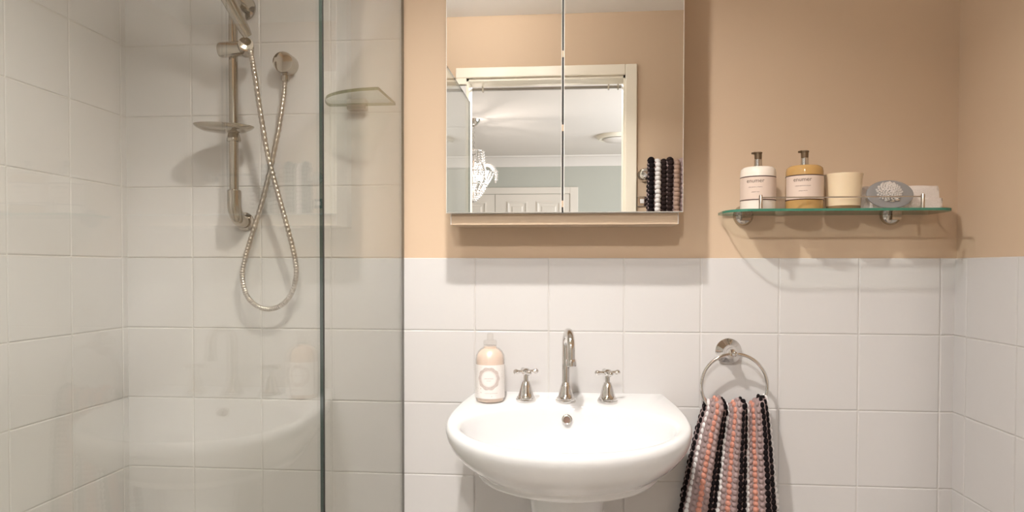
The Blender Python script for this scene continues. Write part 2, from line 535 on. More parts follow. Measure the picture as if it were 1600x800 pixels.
# ------------------------------------------------------------------ ceiling light of the bathroom
hx, hy = 0.95, -1.03
t = thing('ceiling_light', 'ceiling light fitting with two round lit bulbs above the basin', 'ceiling light', (hx, hy, H))
o = MB().box((hx - 0.23, hy - 0.33, H - 0.022), (hx + 0.23, hy + 0.33, H - 0.0005)).build('ceiling_plate', M['cabwhite'], t); bevel(o, 0.008, 3)
for ox, oy, share, down in ((-0.13, -0.18, 1.0, 3.0), (0.13, 0.18, 0.85, 16.0)):
    T = Matrix.Translation((hx + ox, hy + oy, H))
    MB().lathe([(0.018, -0.030), (0.022, -0.026), (0.022, -0.018)], 20, T).build('socket', M['chrome'], t, 40)
    MB().ball((hx + ox, hy + oy, H - 0.052), 0.032, 20, 12).build('bulb', M['heatlamp'], t, 80)
    d = bpy.data.lights.new('bulb_light', 'POINT')
    d.energy = LAMP_W * share; d.color = LAMP_COL; d.shadow_soft_size = 0.034
    L = bpy.data.objects.new('bulb_light', d); COL.objects.link(L)
    L.location = (hx + ox, hy + oy, H - 0.052)
    L.parent = t; L.matrix_parent_inverse = t.matrix_basis.inverted()
    L = area_light('added_down_fill', (hx + ox, hy + oy, H - 0.088), (0, 0, 0), 0.06, 0.06, down, LAMP_COL, 'DISK', math.radians(138))  # added unseen disk lamp below the bulb, strengthens the downward light
    L.parent = t; L.matrix_parent_inverse = t.matrix_basis.inverted()

# ------------------------------------------------------------------ shower screen
GT = 0.006
def glass_sheet(name, x, y0, y1, z0, z1, parent, mats):
    """a sheet in the plane X = x with its rim in another material"""
    b = MB()
    x0, x1 = x - GT / 2, x + GT / 2
    v = [(x0, y0, z0), (x1, y0, z0), (x1, y1, z0), (x0, y1, z0), (x0, y0, z1), (x1, y0, z1), (x1, y1, z1), (x0, y1, z1)]
    b.add(v, [(1, 2, 6, 5), (3, 0, 4, 7)], 0)
    b.add(v, [(0, 3, 2, 1), (4, 5, 6, 7), (0, 1, 5, 4), (2, 3, 7, 6)], 1)
    return b.build(name, mats, parent)
GZ = 1.905
t = thing('shower_screen', 'fixed clear glass shower panel meeting the tiled back wall', 'shower screen', (XG, -0.31, 0))
glass_sheet('glass_panel', XG, -0.618, -0.009, 0.05, GZ, t, [M['glass'], M['screenedge']])
MB().box((XG - 0.003, -0.0092, 0.0), (XG + 0.003, -0.0072, GZ)).build('wall_seal', M['seal'], t)
MB().box((XG - 0.03, -0.62, 0.0), (XG + 0.03, -0.009, 0.05)).build('sill', M['tile'], t)
t = thing('shower_door', 'clear glass shower door beside the fixed panel', 'shower door', (XG, -1.05, 0))
glass_sheet('glass_panel', XG, -1.475, -0.626, 0.02, GZ, t, [M['glass'], M['screenedge']])
MB().box((XG - 0.0008, -0.6258, 0.02), (XG + 0.0030, -0.6182, GZ)).build('edge_seal', M['gap'], t)
for z in (0.25, ):
    MB().box((XG - 0.018, -0.70, z - 0.04), (XG + 0.018, -0.63, z + 0.04)).build('hinge', M['chrome'], t)

# ------------------------------------------------------------------ mirror cabinet
CX0, CX1, CY = 0.946, 1.533, 0.140
CZ0, CZ1 = 1.3105, 2.02
BZ0 = 1.2825
t = thing('mirror_cabinet', 'two door mirrored bathroom cabinet above the basin', 'cabinet', (1.24, 0, BZ0))
MB().box((CX0 + 0.008, -CY + 0.020, BZ0), (CX1 - 0.008, 0, CZ1)).build('body', M['cabwhite'], t)
MB().box((CX0 + 0.010, -CY + 0.019, BZ0 - 0.0005), (CX1 - 0.010, -0.001, BZ0 + 0.027)).build('bottom_rail', M['cabunder'], t)
gx = 1.2388
for (a, b) in ((CX0, gx - 0.0024), (gx + 0.0024, CX1)):
    d = MB().box((a, -CY + 0.004, CZ0), (b, -CY + 0.019, CZ1)).build('door', M['cabwhite'], t)
    R = []
    for ins, y in ((0, -CY + 0.004), (0, -CY + 0.0010), (0.0014, -CY)):
        R.append([(a + ins, y, CZ0 + ins), (b - ins, y, CZ0 + ins), (b - ins, y, CZ1 - ins), (a + ins, y, CZ1 - ins)])
    mb = MB().rings(R)
    mb.mi = [1] * len(mb.mi); mb.mi[-1] = 0
    mb.build('mirror', [M['mirror'], M['cabedge']], d)
MB().box((gx - 0.0024, -CY + 0.0009, CZ0 + 0.001), (gx + 0.0024, -CY + 0.020, CZ1)).build('gap_shade', M['gap'], t)  # black strip in the open door gap, put in for its shade
for z in (1.332, 1.520, 1.702, 1.88):
    MB().box((gx - 0.0022, -CY + 0.0003, z - 0.008), (gx + 0.0022, -CY + 0.002, z + 0.008)).build('bumper', M['cabunder'], t)

# ------------------------------------------------------------------ washbasin
BXC, BD = 1.2535, 0.485
def ztop(v):
    return 0.839 - 0.095 * v
def plan(u_b=0.252, u_w=0.286, vw=0.235, d=BD):
    pts = []
    for i in range(24):                         # back edge, left to right
        pts.append((-u_b + 2 * u_b * i / 24, 0.0))
    for i in range(16):                         # right flank
        s = i / 16
        pts.append((u_b + (u_w - u_b) * math.sin(s * PI / 2), vw * s))
    for i in range(65):                         # front curve
        a = PI * i / 64
        e = 0.93
        c, sn = math.cos(a), math.sin(a)
        pts.append((u_w * math.copysign(abs(c) ** e, c), vw + (d - vw) * abs(sn) ** e))
    for i in range(1, 16):
        s = 1 - i / 16
        pts.append((-(u_b + (u_w - u_b) * math.sin(s * PI / 2)), vw * s))
    return pts
OUT = plan()
VC = 0.27
def ray_hit(ang, poly):
    dx, dy = math.cos(ang), math.sin(ang)
    best = None
    for i in range(len(poly)):
        x1, y1 = poly[i][0], poly[i][1] - VC
        x2, y2 = poly[(i + 1) % len(poly)][0], poly[(i + 1) % len(poly)][1] - VC
        ex, ey = x2 - x1, y2 - y1
        den = dx * ey - dy * ex
        if abs(den) < 1e-12:
            continue
        tt = (x1 * ey - y1 * ex) / den
        ss = (x1 * dy - y1 * dx) / den
        if tt > 0 and -1e-9 <= ss <= 1 + 1e-9 and (best is None or tt > best):
            best = tt
    return dx * best, dy * best + VC
NB = 160
ANG = [2 * PI * i / NB for i in range(NB)]
base = [ray_hit(a, OUT) for a in ANG]
def outer(su, sv, dz):
    return [(BXC + u * su, -max(v * sv, 0.001), ztop(v * sv) + dz) for u, v in base]
def inner(s, dz):
    r = []
    for a in ANG:
        u = 0.252 * s * math.cos(a)
        sn = math.sin(a)
        dv = (0.185 if sn > 0 else 0.148) * s * sn
        v = VC + 0.0 + dv
        r.append((BXC + u, -v, ztop(v) + dz))
    return r
rings = [outer(0.30, 0.60, -0.168), outer(0.50, 0.68, -0.160), outer(0.70, 0.765, -0.142), outer(0.762, 0.795, -0.134),
         outer(0.772, 0.803, -0.127), outer(0.770, 0.803, -0.121), outer(0.80, 0.825, -0.113), outer(0.86, 0.88, -0.095),
         outer(0.92, 0.935, -0.073), outer(0.965, 0.975, -0.050), outer(0.992, 0.995, -0.030), outer(1.0, 1.0, -0.016),
         outer(0.997, 0.997, -0.007), outer(0.986, 0.988, -0.001), outer(0.972, 0.976, 0.0005),
         inner(1.03, -0.0005), inner(1.0, -0.003), inner(0.98, -0.010), inner(0.96, -0.022), inner(0.93, -0.045), inner(0.87, -0.078),
         inner(0.76, -0.104), inner(0.56, -0.121), inner(0.30, -0.130), inner(0.10, -0.133)]
t = thing('washbasin', 'white ceramic pedestal washbasin on the tiled wall', 'washbasin', (BXC, -0.24, 0))
MB().rings(rings, True, True).build('bowl', M['china'], t, 60)
vo = 0.1335
ovl = axis_mtx((BXC - 0.002, -0.1330, 0.7925), (0, -1, 0.32))
MB().torus((BXC - 0.002, -0.1345, 0.7930), 0.0105, 0.0032, (0, -1, 0.32), 32, 10).build('overflow_ring', M['chrome'], t, 60)
MB().lathe([(0.0103, -0.006), (0.0103, 0.0012)], 24, ovl).build('overflow_hole', M['brownhole'], t)
MB().lathe([(0.022, 0), (0.022, 0.003), (0.016, 0.005)], 24, Matrix.Translation((BXC, -0.285, ztop(.285) - 0.134))).build('waste', M['chrome'], t, 40)
pp = [(0.098, 0.0), (0.098, 0.02), (0.084, 0.06), (0.076, 0.20), (0.074, 0.42), (0.080, 0.56), (0.088, 0.632), (0.088, 0.655)]
MB().lathe(pp, 48, Matrix.Translation((BXC, -0.245, 0)), 1.0, 0.95).build('pedestal', M['china'], t, 50)

# ------------------------------------------------------------------ taps and spout
def bell(s=1.0):
    return [(0.0250 * s, 0), (0.0260 * s, 0.003), (0.0260 * s, 0.006), (0.0238 * s, 0.0075), (0.0238 * s, 0.0105), (0.0215 * s, 0.0125), (0.0195 * s, 0.016),
            (0.0172 * s, 0.024), (0.0150 * s, 0.034), (0.0126 * s, 0.043), (0.0104 * s, 0.048), (0.0092 * s, 0.052)]
def tap(x, y, label, rot):
    z = ztop(-y) - 0.0015
    t = thing('tap', label, 'tap', (x, y, z), 'basin taps')
    T = Matrix.Translation((x, y, z))
    MB().lathe(bell(), 36, T).build('base', M['chrome'], t, 35)
    MB().lathe([(0.0085, 0.050), (0.0062, 0.053), (0.0062, 0.068), (0.0090, 0.070), (0.0110, 0.074), (0.0110, 0.080), (0.0080, 0.084), (0.003, 0.086)], 24, T).build('stem', M['chrome'], t, 35)
    h = MB()
    for k in range(4):
        a = rot + k * PI / 2
        d = Vector((math.cos(a), math.sin(a), 0))
        c = Vector((x, y, z + 0.077))
        pts = [c + d * q for q in (0.006, 0.012, 0.017, 0.021, 0.024, 0.028, 0.0315, 0.0335)]
        h.tube(pts, [0.0060, 0.0042, 0.0040, 0.0050, 0.0064, 0.0070, 0.0052, 0.0018], 14)
    h.build('handle', M['chrome'], t, 50)
tap(1.1453, -0.088, 'chrome cross handle tap beside the soap bottle', 0.35)
tap(1.3538, -0.088, 'chrome cross handle tap on the towel side of the spout', 0.25)
sx, sy = 1.2478, -0.088
sz = ztop(0.088) - 0.0015
t = thing('basin_spout', 'chrome gooseneck basin spout between the two taps', 'spout', (sx, sy, sz))
MB().lathe(bell(1.02), 36, Matrix.Translation((sx, sy, sz))).build('base', M['chrome'], t, 35)
dirv = Vector((0.16, -1, 0)).normalized()
pts = [Vector((sx, sy, sz + 0.045)), Vector((sx, sy, sz + 0.09)), Vector((sx, sy, sz + 0.135))]
R0 = 0.044
cc = Vector((sx, sy, sz + 0.140)) + dirv * R0
for k in range(0, 25):
    a = PI - k / 24 * PI * 1.02
    pts.append(cc + dirv * (R0 * math.cos(a)) + Vector((0, 0, R0 * math.sin(a))))
e = pts[-1]
pts += [e + Vector((0, 0, -0.012)), e + Vector((0, 0, -0.022))]
MB().tube(pts, 0.0098, 20).build('neck', M['chrome'], t, 60)
MB().lathe([(0.0102, -0.034), (0.0125, -0.033), (0.0135, -0.028), (0.0125, -0.020), (0.0108, -0.016)], 24, Matrix.Translation(e)).build('nozzle', M['chrome'], t, 50)

# ------------------------------------------------------------------ printed lettering wrapped round bottles
def text_mesh(body, size):
    cu = bpy.data.curves.new('lettering', 'FONT')
    cu.body = body; cu.size = size; cu.align_x = 'LEFT'; cu.resolution_u = 3
    ob = bpy.data.objects.new('lettering', cu)
    COL.objects.link(ob)
    dg = bpy.context.evaluated_depsgraph_get()
    me = bpy.data.meshes.new_from_object(ob.evaluated_get(dg))
    bpy.data.objects.remove(ob)
    return me
def wrap(me, cx, cy, r, z, a_start, name, material, parent):
    """bend a flat text mesh round a vertical cylinder; a_start is the angle of its left end from the -Y front"""
    for p in me.vertices:
        a = a_start + p.co.x / r
        zz = z + p.co.y
        p.co = (cx + r * math.sin(a), cy - r * math.cos(a), zz)
    me.materials.clear(); me.materials.append(material)
    for pl in me.polygons:
        pl.material_index = 0
    return link(name, me, parent)
def arc_strip(mb, cx, cy, r, a0, a1, z0, z1, n=10, th=0.0003):
    """a thin printed strip on a cylinder"""
    v = []; f = []
    for k in range(n + 1):
        a = a0 + (a1 - a0) * k / n
        for rr in (r, r + th):
            for z in (z0, z1):
                v.append((cx + rr * math.sin(a), cy - rr * math.cos(a), z))
    for k in range(n):
        b = 4 * k
        f += [(b + 2, b + 6, b + 7, b + 3), (b, b + 1, b + 5, b + 4), (b + 1, b + 3, b + 7, b + 5), (b, b + 4, b + 6, b + 2)]
    f += [(0, 2, 3, 1), (4 * n, 4 * n + 1, 4 * n + 3, 4 * n + 2)]
    mb.add(v, f)
def tiny_line(mb, cx, cy, r, a0, a1, z, h, seed):
    rnd = random.Random(seed)
    a = a0
    while a < a1:
        w = rnd.uniform(0.006, 0.020)
        arc_strip(mb, cx, cy, r, a, min(a + w, a1), z + rnd.uniform(-0.15, 0.15) * h, z + h * rnd.uniform(0.6, 1.0), 1)
        a += w + rnd.uniform(0.008, 0.02)

# ------------------------------------------------------------------ soap bottle on the basin
x, y = 1.0526, -0.092
z = ztop(0.092) - 0.003
t = thing('hand_soap_bottle', 'clear bottle of pale pink soap with ornate white label on the basin', 'soap bottle', (x, y, z))
T = Matrix.Translation((x, y, z))
MB().lathe([(0.030, 0.0015), (0.0335, 0.003), (0.0355, 0.008), (0.0358, 0.02), (0.0358, 0.110), (0.0345, 0.119), (0.030, 0.128), (0.023, 0.1345), (0.0165, 0.138), (0.0158, 0.143)],
           40, T).build('body', M['liquid'], t, 40)
MB().lathe([(0.031, 0.0), (0.035, 0.002), (0.0375, 0.008), (0.0378, 0.02), (0.0378, 0.111), (0.0362, 0.121), (0.0310, 0.131), (0.0235, 0.138), (0.0172, 0.1415), (0.0165, 0.146)],
           40, T, cap1=True).build('bottle_wall', M['clearplastic'], t, 40)
MB().lathe([(0.0168, 0.1455), (0.0172, 0.147), (0.0172, 0.156), (0.0155, 0.159), (0.0085, 0.160), (0.0082, 0.170), (0.0078, 0.176), (0.003, 0.177)], 28, T).build('cap', M['clearplastic'], t, 40)
lb = MB(); arc_strip(lb, x, y, 0.0380, -1.45, 1.45, z + 0.013, z + 0.0985, 36, 0.0002)
lb.build('label_paper', M['whitelabel'], t, 30)
pr = MB()
rl = 0.0383
af = 0.02
mzc = z + 0.064
def flat_ring(mb, r_out, r_in, zc, seg=40, scal=0.0, th=0.0002):
    v = []; f = []
    for k in range(seg):
        a = 2 * PI * k / seg
        ro = r_out * (1 + scal * math.cos(10 * a))
        for rr in (ro, r_in):
            u, w = rr * math.cos(a), rr * math.sin(a)
            an = af + u / rl
            v.append((x + (rl + th) * math.sin(an), y - (rl + th) * math.cos(an), zc + w))
    for k in range(seg):
        j = (k + 1) % seg
        f.append((2 * k, 2 * j, 2 * j + 1, 2 * k + 1))
    mb.add(v, f)
flat_ring(pr, 0.0290, 0.0205, mzc, 60, 0.035)
flat_ring(pr, 0.0192, 0.0186, mzc, 40)
for k in range(26):                                             # scattered sprigs of the printed border
    a = random.uniform(-1.1, 1.1); zz = z + random.uniform(0.018, 0.095)
    if math.hypot((a - af) * rl, zz - mzc) > 0.031:
        arc_strip(pr, x, y, rl, a, a + random.uniform(0.02, 0.06), zz, zz + random.uniform(0.0008, 0.0022), 1, 0.0001)
tiny_line(pr, x, y, rl, af - 0.30, af + 0.32, mzc - 0.0005, 0.0030, 3)
tiny_line(pr, x, y, rl, af - 0.14, af + 0.16, mzc - 0.0060, 0.0020, 4)
tiny_line(pr, x, y, rl, af - 0.62, af - 0.48, z + 0.0275, 0.0026, 5)
tiny_line(pr, x, y, rl, af - 0.25, af + 0.60, z + 0.0262, 0.0026, 6)
pr.build('printing', M['print'], t)

# ------------------------------------------------------------------ glass shelf on the right
SZ = 1.3165           # top face
t = thing('glass_shelf', 'clear glass wall shelf with green edge and low steel rail', 'shelf', (1.9, 0, SZ))
xl, xr, dp = 1.640, 2.168, 0.150
poly = [(xl, -0.006), (xl, -0.045)]
poly = [(xr, -0.006), (xl + 0.012, -0.006), (xl, -0.020)]
for k in range(0, 9):                                           # rounded front corner, left
    a = PI + k / 8 * PI / 2
    poly.append((xl + 0.055 + 0.055 * math.cos(a), -dp + 0.075 + 0.075 * math.sin(a)))
for k in range(0, 9):
    a = 1.5 * PI + k / 8 * PI / 2
    poly.append((xr - 0.035 + 0.035 * math.cos(a), -dp + 0.045 + 0.045 * math.sin(a)))
MB().prism(poly, SZ - 0.0062, SZ, 0, 1).build('glass_plate', [M['shelfglass'], M['glassedge']], t)
for px in (1.719, 2.0945):
    MB().lathe([(0.0046, 0), (0.0046, 0.031), (0.0038, 0.034), (0.001, 0.035)], 16, Matrix.Translation((px, -0.134, SZ))).build('post', M['nickel'], t, 40)
MB().tube([(1.719, -0.134, SZ + 0.028), (2.0945, -0.134, SZ + 0.028)], 0.0017, 10).build('rail', M['nickel'], t, 60)
for px in (1.7075, 2.077):
    b = MB().lathe([(0.026, 0.0), (0.0265, 0.004), (0.0235, 0.012), (0.017, 0.018), (0.012, 0.021)], 32, axis_mtx((px, 0, SZ - 0.006), (0, -1, 0)))
    b.box((px - 0.011, -0.040, SZ - 0.0205), (px + 0.011, -0.015, SZ - 0.0063))
    b.build('bracket', M['showerchrome'], t, 35)

def pump_bottle(x, y, r, hgt, label, bodymat, seed, tube_in=False):
    z = SZ + 0.0003
    t = thing('pump_bottle', label, 'pump bottle', (x, y, z), 'pump bottles on the glass shelf')
    T = Matrix.Translation((x, y, z))
    MB().lathe([(r - 0.004, 0), (r - 0.001, 0.001), (r, 0.004), (r, hgt - 0.014), (r - 0.0015, hgt - 0.006), (r - 0.007, hgt - 0.001), (r - 0.014, hgt), (0.013, hgt + 0.001)],
               48, T).build('body', bodymat, t, 40)
    lb = MB(); arc_strip(lb, x, y, r + 0.0002, -1.55, 1.55, z + 0.0255, z + hgt - 0.0275, 40, 0.0003)
    lb.build('label_paper', M['label'], t, 30)
    for zz in (0.0235, hgt - 0.0275):
        MB().lathe([(r + 0.0002, zz), (r + 0.0007, zz + 0.0004), (r + 0.0007, zz + 0.0022), (r + 0.0002, zz + 0.0026)], 48, T, cap0=False, cap1=False).build('band', M['band'], t, 30)
    me = text_mesh('enumer', 0.0140)
    wrap(me, x, y, r + 0.0007, z + hgt - 0.0415, -0.90, 'lettering', M['ink'], t)
    pr = MB()
    tiny_line(pr, x, y, r + 0.0005, -0.78, 0.02, z + hgt - 0.0535, 0.0018, seed)
    tiny_line(pr, x, y, r + 0.0005, -0.60, -0.14, z + hgt - 0.0655, 0.0018, seed + 1)
    pr.build('small_print', M['ink'], t)
    MB().lathe([(0.0120, hgt), (0.0120, hgt + 0.004), (0.0098, hgt + 0.0045), (0.0098, hgt + 0.019), (0.0090, hgt + 0.020)], 28, T).build('collar', M['chrome'], t, 35)
    hd = MB().lathe([(0.0088, hgt + 0.0200), (0.0088, hgt + 0.034), (0.0100, hgt + 0.0345), (0.0100, hgt + 0.0375), (0.008, hgt + 0.0385)], 24, T)
    hd.tube([(x, y, z + hgt + 0.0355), (x - 0.010, y - 0.003, z + hgt + 0.0357), (x - 0.0165, y - 0.006, z + hgt + 0.0345)], [0.0040, 0.0034, 0.0026], 12)
    hd.build('pump_head', M['pumphead'], t, 40)
    return t
pump_bottle(1.7254, -0.080, 0.0425, 0.108, 'white pump bottle with cream label, leftmost on the glass shelf', M['lotion'], 21)
pump_bottle(1.8380, -0.080, 0.0440, 0.110, 'amber pump bottle with cream label on the glass shelf', M['amber'], 31)

# candle in a tapered cup
x, y, z = 1.9315, -0.080, SZ + 0.0003
t = thing('candle_cup', 'cream candle in a flared glass cup on the shelf', 'candle', (x, y, z))
T = Matrix.Translation((x, y, z))
MB().lathe([(0.0360, 0), (0.0385, 0.001), (0.0392, 0.006), (0.0393, 0.0095)], 44, T).build('glass_base', M['waxbase'], t, 40)
MB().lathe([(0.0390, 0.0095), (0.0395, 0.012), (0.0410, 0.040), (0.0428, 0.070), (0.0440, 0.082), (0.0448, 0.087), (0.0445, 0.0885), (0.0425, 0.0885), (0.0418, 0.080), (0.005, 0.079)],
           44, T).build('cup', M['wax'], t, 40)
MB().tube([(x, y, z + 0.079), (x + 0.001, y, z + 0.088)], 0.0008, 8).build('wick', M['dark'], t)

# folded white washcloth: rounded layered slab standing against the wall
x0, x1 = 1.985, 2.165
t = thing('folded_washcloth', 'folded white washcloth behind the oval silver ornament', 'washcloth', (2.075, -0.05, SZ))
def cloth_layer(zb, h, xa, xb, ya, yb, nm):
    R = []
    n = 26
    for k in range(n + 1):
        xx = xa + (xb - xa) * k / n
        endr = min(1.0, math.sqrt(max(0.0, 1 - max(0.0, abs(2 * k / n - 1) - 0.90) ** 2 / 0.1 ** 2)) * 0.94 + 0.06)
        ring = []
        for j in range(20):
            a = 2 * PI * j / 20
            c, s = math.cos(a), math.sin(a)
            wob = 0.0012 * math.sin(xx * 90 + j)
            ring.append((xx, (ya + yb) / 2 + (yb - ya) / 2 * endr * math.copysign(abs(c) ** 0.45, c) + wob,
                         zb + h / 2 + h / 2 * (0.9 + 0.1 * endr) * math.copysign(abs(s) ** 0.45, s) + wob * 0.5))
        R.append(ring)
    MB().rings(R).build(nm, M['toweling'], t, 70)
cloth_layer(SZ + 0.0004, 0.0615, x0, x1, -0.080, -0.022, 'fold')
cloth_layer(SZ + 0.0004, 0.0300, x0 + 0.004, x1 + 0.004, -0.084, -0.060, 'hem')

# oval silver ornament with a crystal flower, leaning on the washcloth
cx, cy, cz = 2.032, -0.103, SZ + 0.0365
t = thing('oval_ornament', 'oval silver plaque with crystal flower leaning on the washcloth', 'ornament', (cx, cy, SZ))
tilt = Matrix.Rotation(math.radians(90 - 14), 4, 'X')
T = Matrix.Translation((cx, cy, cz)) @ tilt
MB().lathe([(0.050, -0.004), (0.0545, -0.002), (0.0552, 0.0), (0.0545, 0.002), (0.052, 0.0032), (0.047, 0.0030)], 56, T, 1.0, 0.655).build('plaque', M['silverplate'], t, 35)
fl = MB()
rnd = random.Random(5)
for k in range(90):
    a = k * 2.399963
    q = 0.0285 * math.sqrt((k + 0.5) / 90)
    hh = 0.004 + 0.010 * (1 - (q / 0.0285) ** 2)
    p = T @ Vector((q * math.cos(a) * 1.05 - 0.003, q * math.sin(a) * 0.85 + 0.006, hh))
    fl.ball(p, 0.0026 + 0.0008 * rnd.random(), 6, 4)
fl.build('crystal_flower', M['crystal'], t)
lf = MB()
for k in range(3):
    p = T @ Vector((-0.010 + 0.012 * k, -0.016 - 0.003 * (k % 2), 0.0045))
    lf.ball(p, (0.006, 0.002, 0.003), 8, 5)
lf.build('leaves', M['chrome'], t, 60)

# ------------------------------------------------------------------ towel ring and striped towel
t = thing('towel_ring', 'chrome towel ring on the tiles beside the basin', 'towel ring', (1.671, 0, 0.956))
MB().lathe([(0.0320, 0.0072), (0.0335, 0.009), (0.0335, 0.013), (0.030, 0.017), (0.019, 0.028), (0.0135, 0.036), (0.0120, 0.046), (0.0135, 0.052), (0.010, 0.058), (0.003, 0.060)],
           40, axis_mtx((1.671, 0, 0.956), (0, -1, 0))).build('flange', M['chrome'], t, 35)
RC = (1.6770, -0.055, 0.872)
MB().torus(RC, 0.0825, 0.0044, (0.0, 1, 0), 72, 12).build('ring', M['chrome'], t, 60)
MB().ball((1.6775, -0.055, 0.9545), (0.009, 0.011, 0.008), 16, 10).build('ring_clasp', M['chrome'], t, 60)

SEQ = 'KWMPMKKWMPMKKWMPMKKW'
TM = {'K': 'towelblack', 'W': 'towelwhite', 'M': 'towelmauve', 'P': 'towelpink', 'T': 'toweltaupe', 'B': 'towelbrown'}
LONG = {'K': 'black', 'W': 'white', 'M': 'mauve', 'P': 'salmon', 'T': 'taupe', 'B': 'brown'}
def bobble_towel(t, seq, path, pitch_, rad, rows):
    """path(u, s) -> point; u across 0..1, s length in metres from the front hem upward and over"""
    n = len(seq)
    for i, ch in enumerate(seq):
        u = (i + 0.5) / n
        b = MB()
        rr = random.Random(i + n)
        for k in range(rows):
            s = (k + (0.5 if i % 2 else 0.0)) * pitch_
            p, w = path(u, s)
            j = lambda: rr.uniform(-0.0011, 0.0011)
            b.ball((p.x + j(), p.y + j(), p.z + j()), (w * 0.66 * rad[0], rad[1], rad[2]), 8, 6)
        o = b.build('bobble_stripe', M[TM[ch]], t, 80)
    # knitted backing between the bobbles
    g = MB()
    nu, ns = n * 2, rows
    v = []; f = []
    for a in range(nu + 1):
        for k in range(ns):
            p, w = path(a / nu, k * pitch_)
            v.append(p)
    for a in range(nu):
        for k in range(ns - 1):
            f.append((a * ns + k, (a + 1) * ns + k, (a + 1) * ns + k + 1, a * ns + k + 1))
    g.add(v, f)
    o = g.build('knit_backing', M['towelmauve'], t, 80)
    md = o.modifiers.new('thick', 'SOLIDIFY'); md.thickness = 0.003; md.offset = 0

FRONT_LEN, BACK_LEN = 0.40, 0.26
def hand_path(u, s):
    zt = 0.8405 - 0.010 * math.sin(u * 3 * 2 * PI + 0.6) - 0.012 * (1 - (2 * u - 1) ** 2) + 0.008 * (1 if u > 0.93 else 0)
    top_l, top_r, bot_l, bot_r = 1.602, 1.757, 1.535, 1.789
    rad_ = 0.020
    q = zt - rad_
    if s < FRONT_LEN:                                     # front, hem upward
        z_ = q - (FRONT_LEN - s)
        side = 0.0
        ph = 1.0
    elif s < FRONT_LEN + PI * rad_:
        a = (s - FRONT_LEN) / rad_
        z_ = q + rad_ * math.sin(a)
        side = (1 - math.cos(a)) / 2
    else:
        z_ = q - (s - FRONT_LEN - PI * rad_)
        side = 1.0
    d = max(0.0, q - z_)
    k = min(1.0, d / 0.30)
    kk = k ** 0.8
    xl_, xr_ = top_l + (bot_l - top_l) * kk, top_r + (bot_r - top_r) * kk
    fold = math.sin(u * 3 * 2 * PI + 0.9) * (0.016 - 0.006 * k)
    xx = xl_ + (xr_ - xl_) * (u + 0.012 * math.cos(u * 3 * 2 * PI + 0.9) * (1 - 0.4 * k))
    edge = 0.030 * (max(0, 0.10 - u) / 0.10 + max(0, u - 0.93) / 0.07 * 0.6)
    yf = -0.082 + fold * (1 - side) + edge * (1 - side)
    yb = -0.034 + fold * 0.3
    yy = yf + (yb - yf) * side
    return Vector((xx, yy, z_)), (xr_ - xl_) / len(SEQ)
t = thing('striped_hand_towel', 'black, white, grey and salmon striped bobble knit towel hanging on the ring', 'towel', (1.67, -0.06, 0.44))
bobble_towel(t, SEQ, hand_path, 0.0148, (1.0, 0.0078, 0.0082), int((FRONT_LEN + PI * 0.02 + BACK_LEN) / 0.0148))

# bath towel on a rail on the front wall (seen in the mirror)
RX0, RX1, RY, RZ = 1.596, 2.10, -D + 0.062, 1.618
t = thing('towel_rail', 'chrome towel rail on the doorway wall, seen in the mirror', 'towel rail', (1.85, -D, RZ))
for px in (RX0 - 0.008, RX1):
    MB().lathe([(0.030, 0.0), (0.0325, 0.004), (0.030, 0.012), (0.020, 0.022), (0.013, 0.032), (0.0125, 0.052), (0.020, 0.058), (0.024, 0.068), (0.020, 0.078), (0.008, 0.083)],
               32, axis_mtx((px, -D, RZ - 0.012), (0, 1, 0))).build('end_post', M['chrome'], t, 40)
MB().tube([(RX0, RY, RZ), (RX1, RY, RZ)], 0.008, 14).build('bar', M['chrome'], t, 60)
SEQ2 = 'KWBBTMBBTM'
def bath_path(u, s):
    rad_ = 0.030; FL, BL = 0.50, 0.45
    zt = RZ + 0.012 + 0.006 * math.sin(u * 23)
    if s < FL:
        z_ = zt - (FL - s); side = 0.0
    elif s < FL + PI * rad_:
        a = (s - FL) / rad_; z_ = zt + rad_ * math.sin(a) ; side = (1 - math.cos(a)) / 2
    else:
        z_ = zt - (s - FL - PI * rad_); side = 1.0
    xx = 1.596 + 0.28 * u - 0.012 * max(0, (zt - z_)) * (1 - u)
    yy = (RY + 0.030) * (1 - side) + (RY - 0.030) * side + 0.006 * math.sin(u * 19) * (1 - side)
    return Vector((xx, yy, z_)), 0.030
t = thing('bath_towel', 'dark rope knit bath towel on the rail, reflected in the mirror corner', 'towel', (1.75, RY, 1.1))
bobble_towel(t, SEQ2, bath_path, 0.0200, (0.80, 0.014, 0.0135), int((0.50 + PI * 0.03 + 0.45) / 0.020))

# square plate under the rail
t = thing('light_switch', 'small square glossy switch plate below the rail end, in the mirror', 'switch', (1.576, -D, 1.483))
o = MB().box((1.553, -D, 1.460), (1.599, -D + 0.007, 1.506)).build('plate', M['chrome'], t); bevel(o, 0.003, 2)
o = MB().box((1.567, -D + 0.007, 1.474), (1.585, -D + 0.013, 1.494)).build('rocker', M['cabwhite'], t); bevel(o, 0.002, 2)

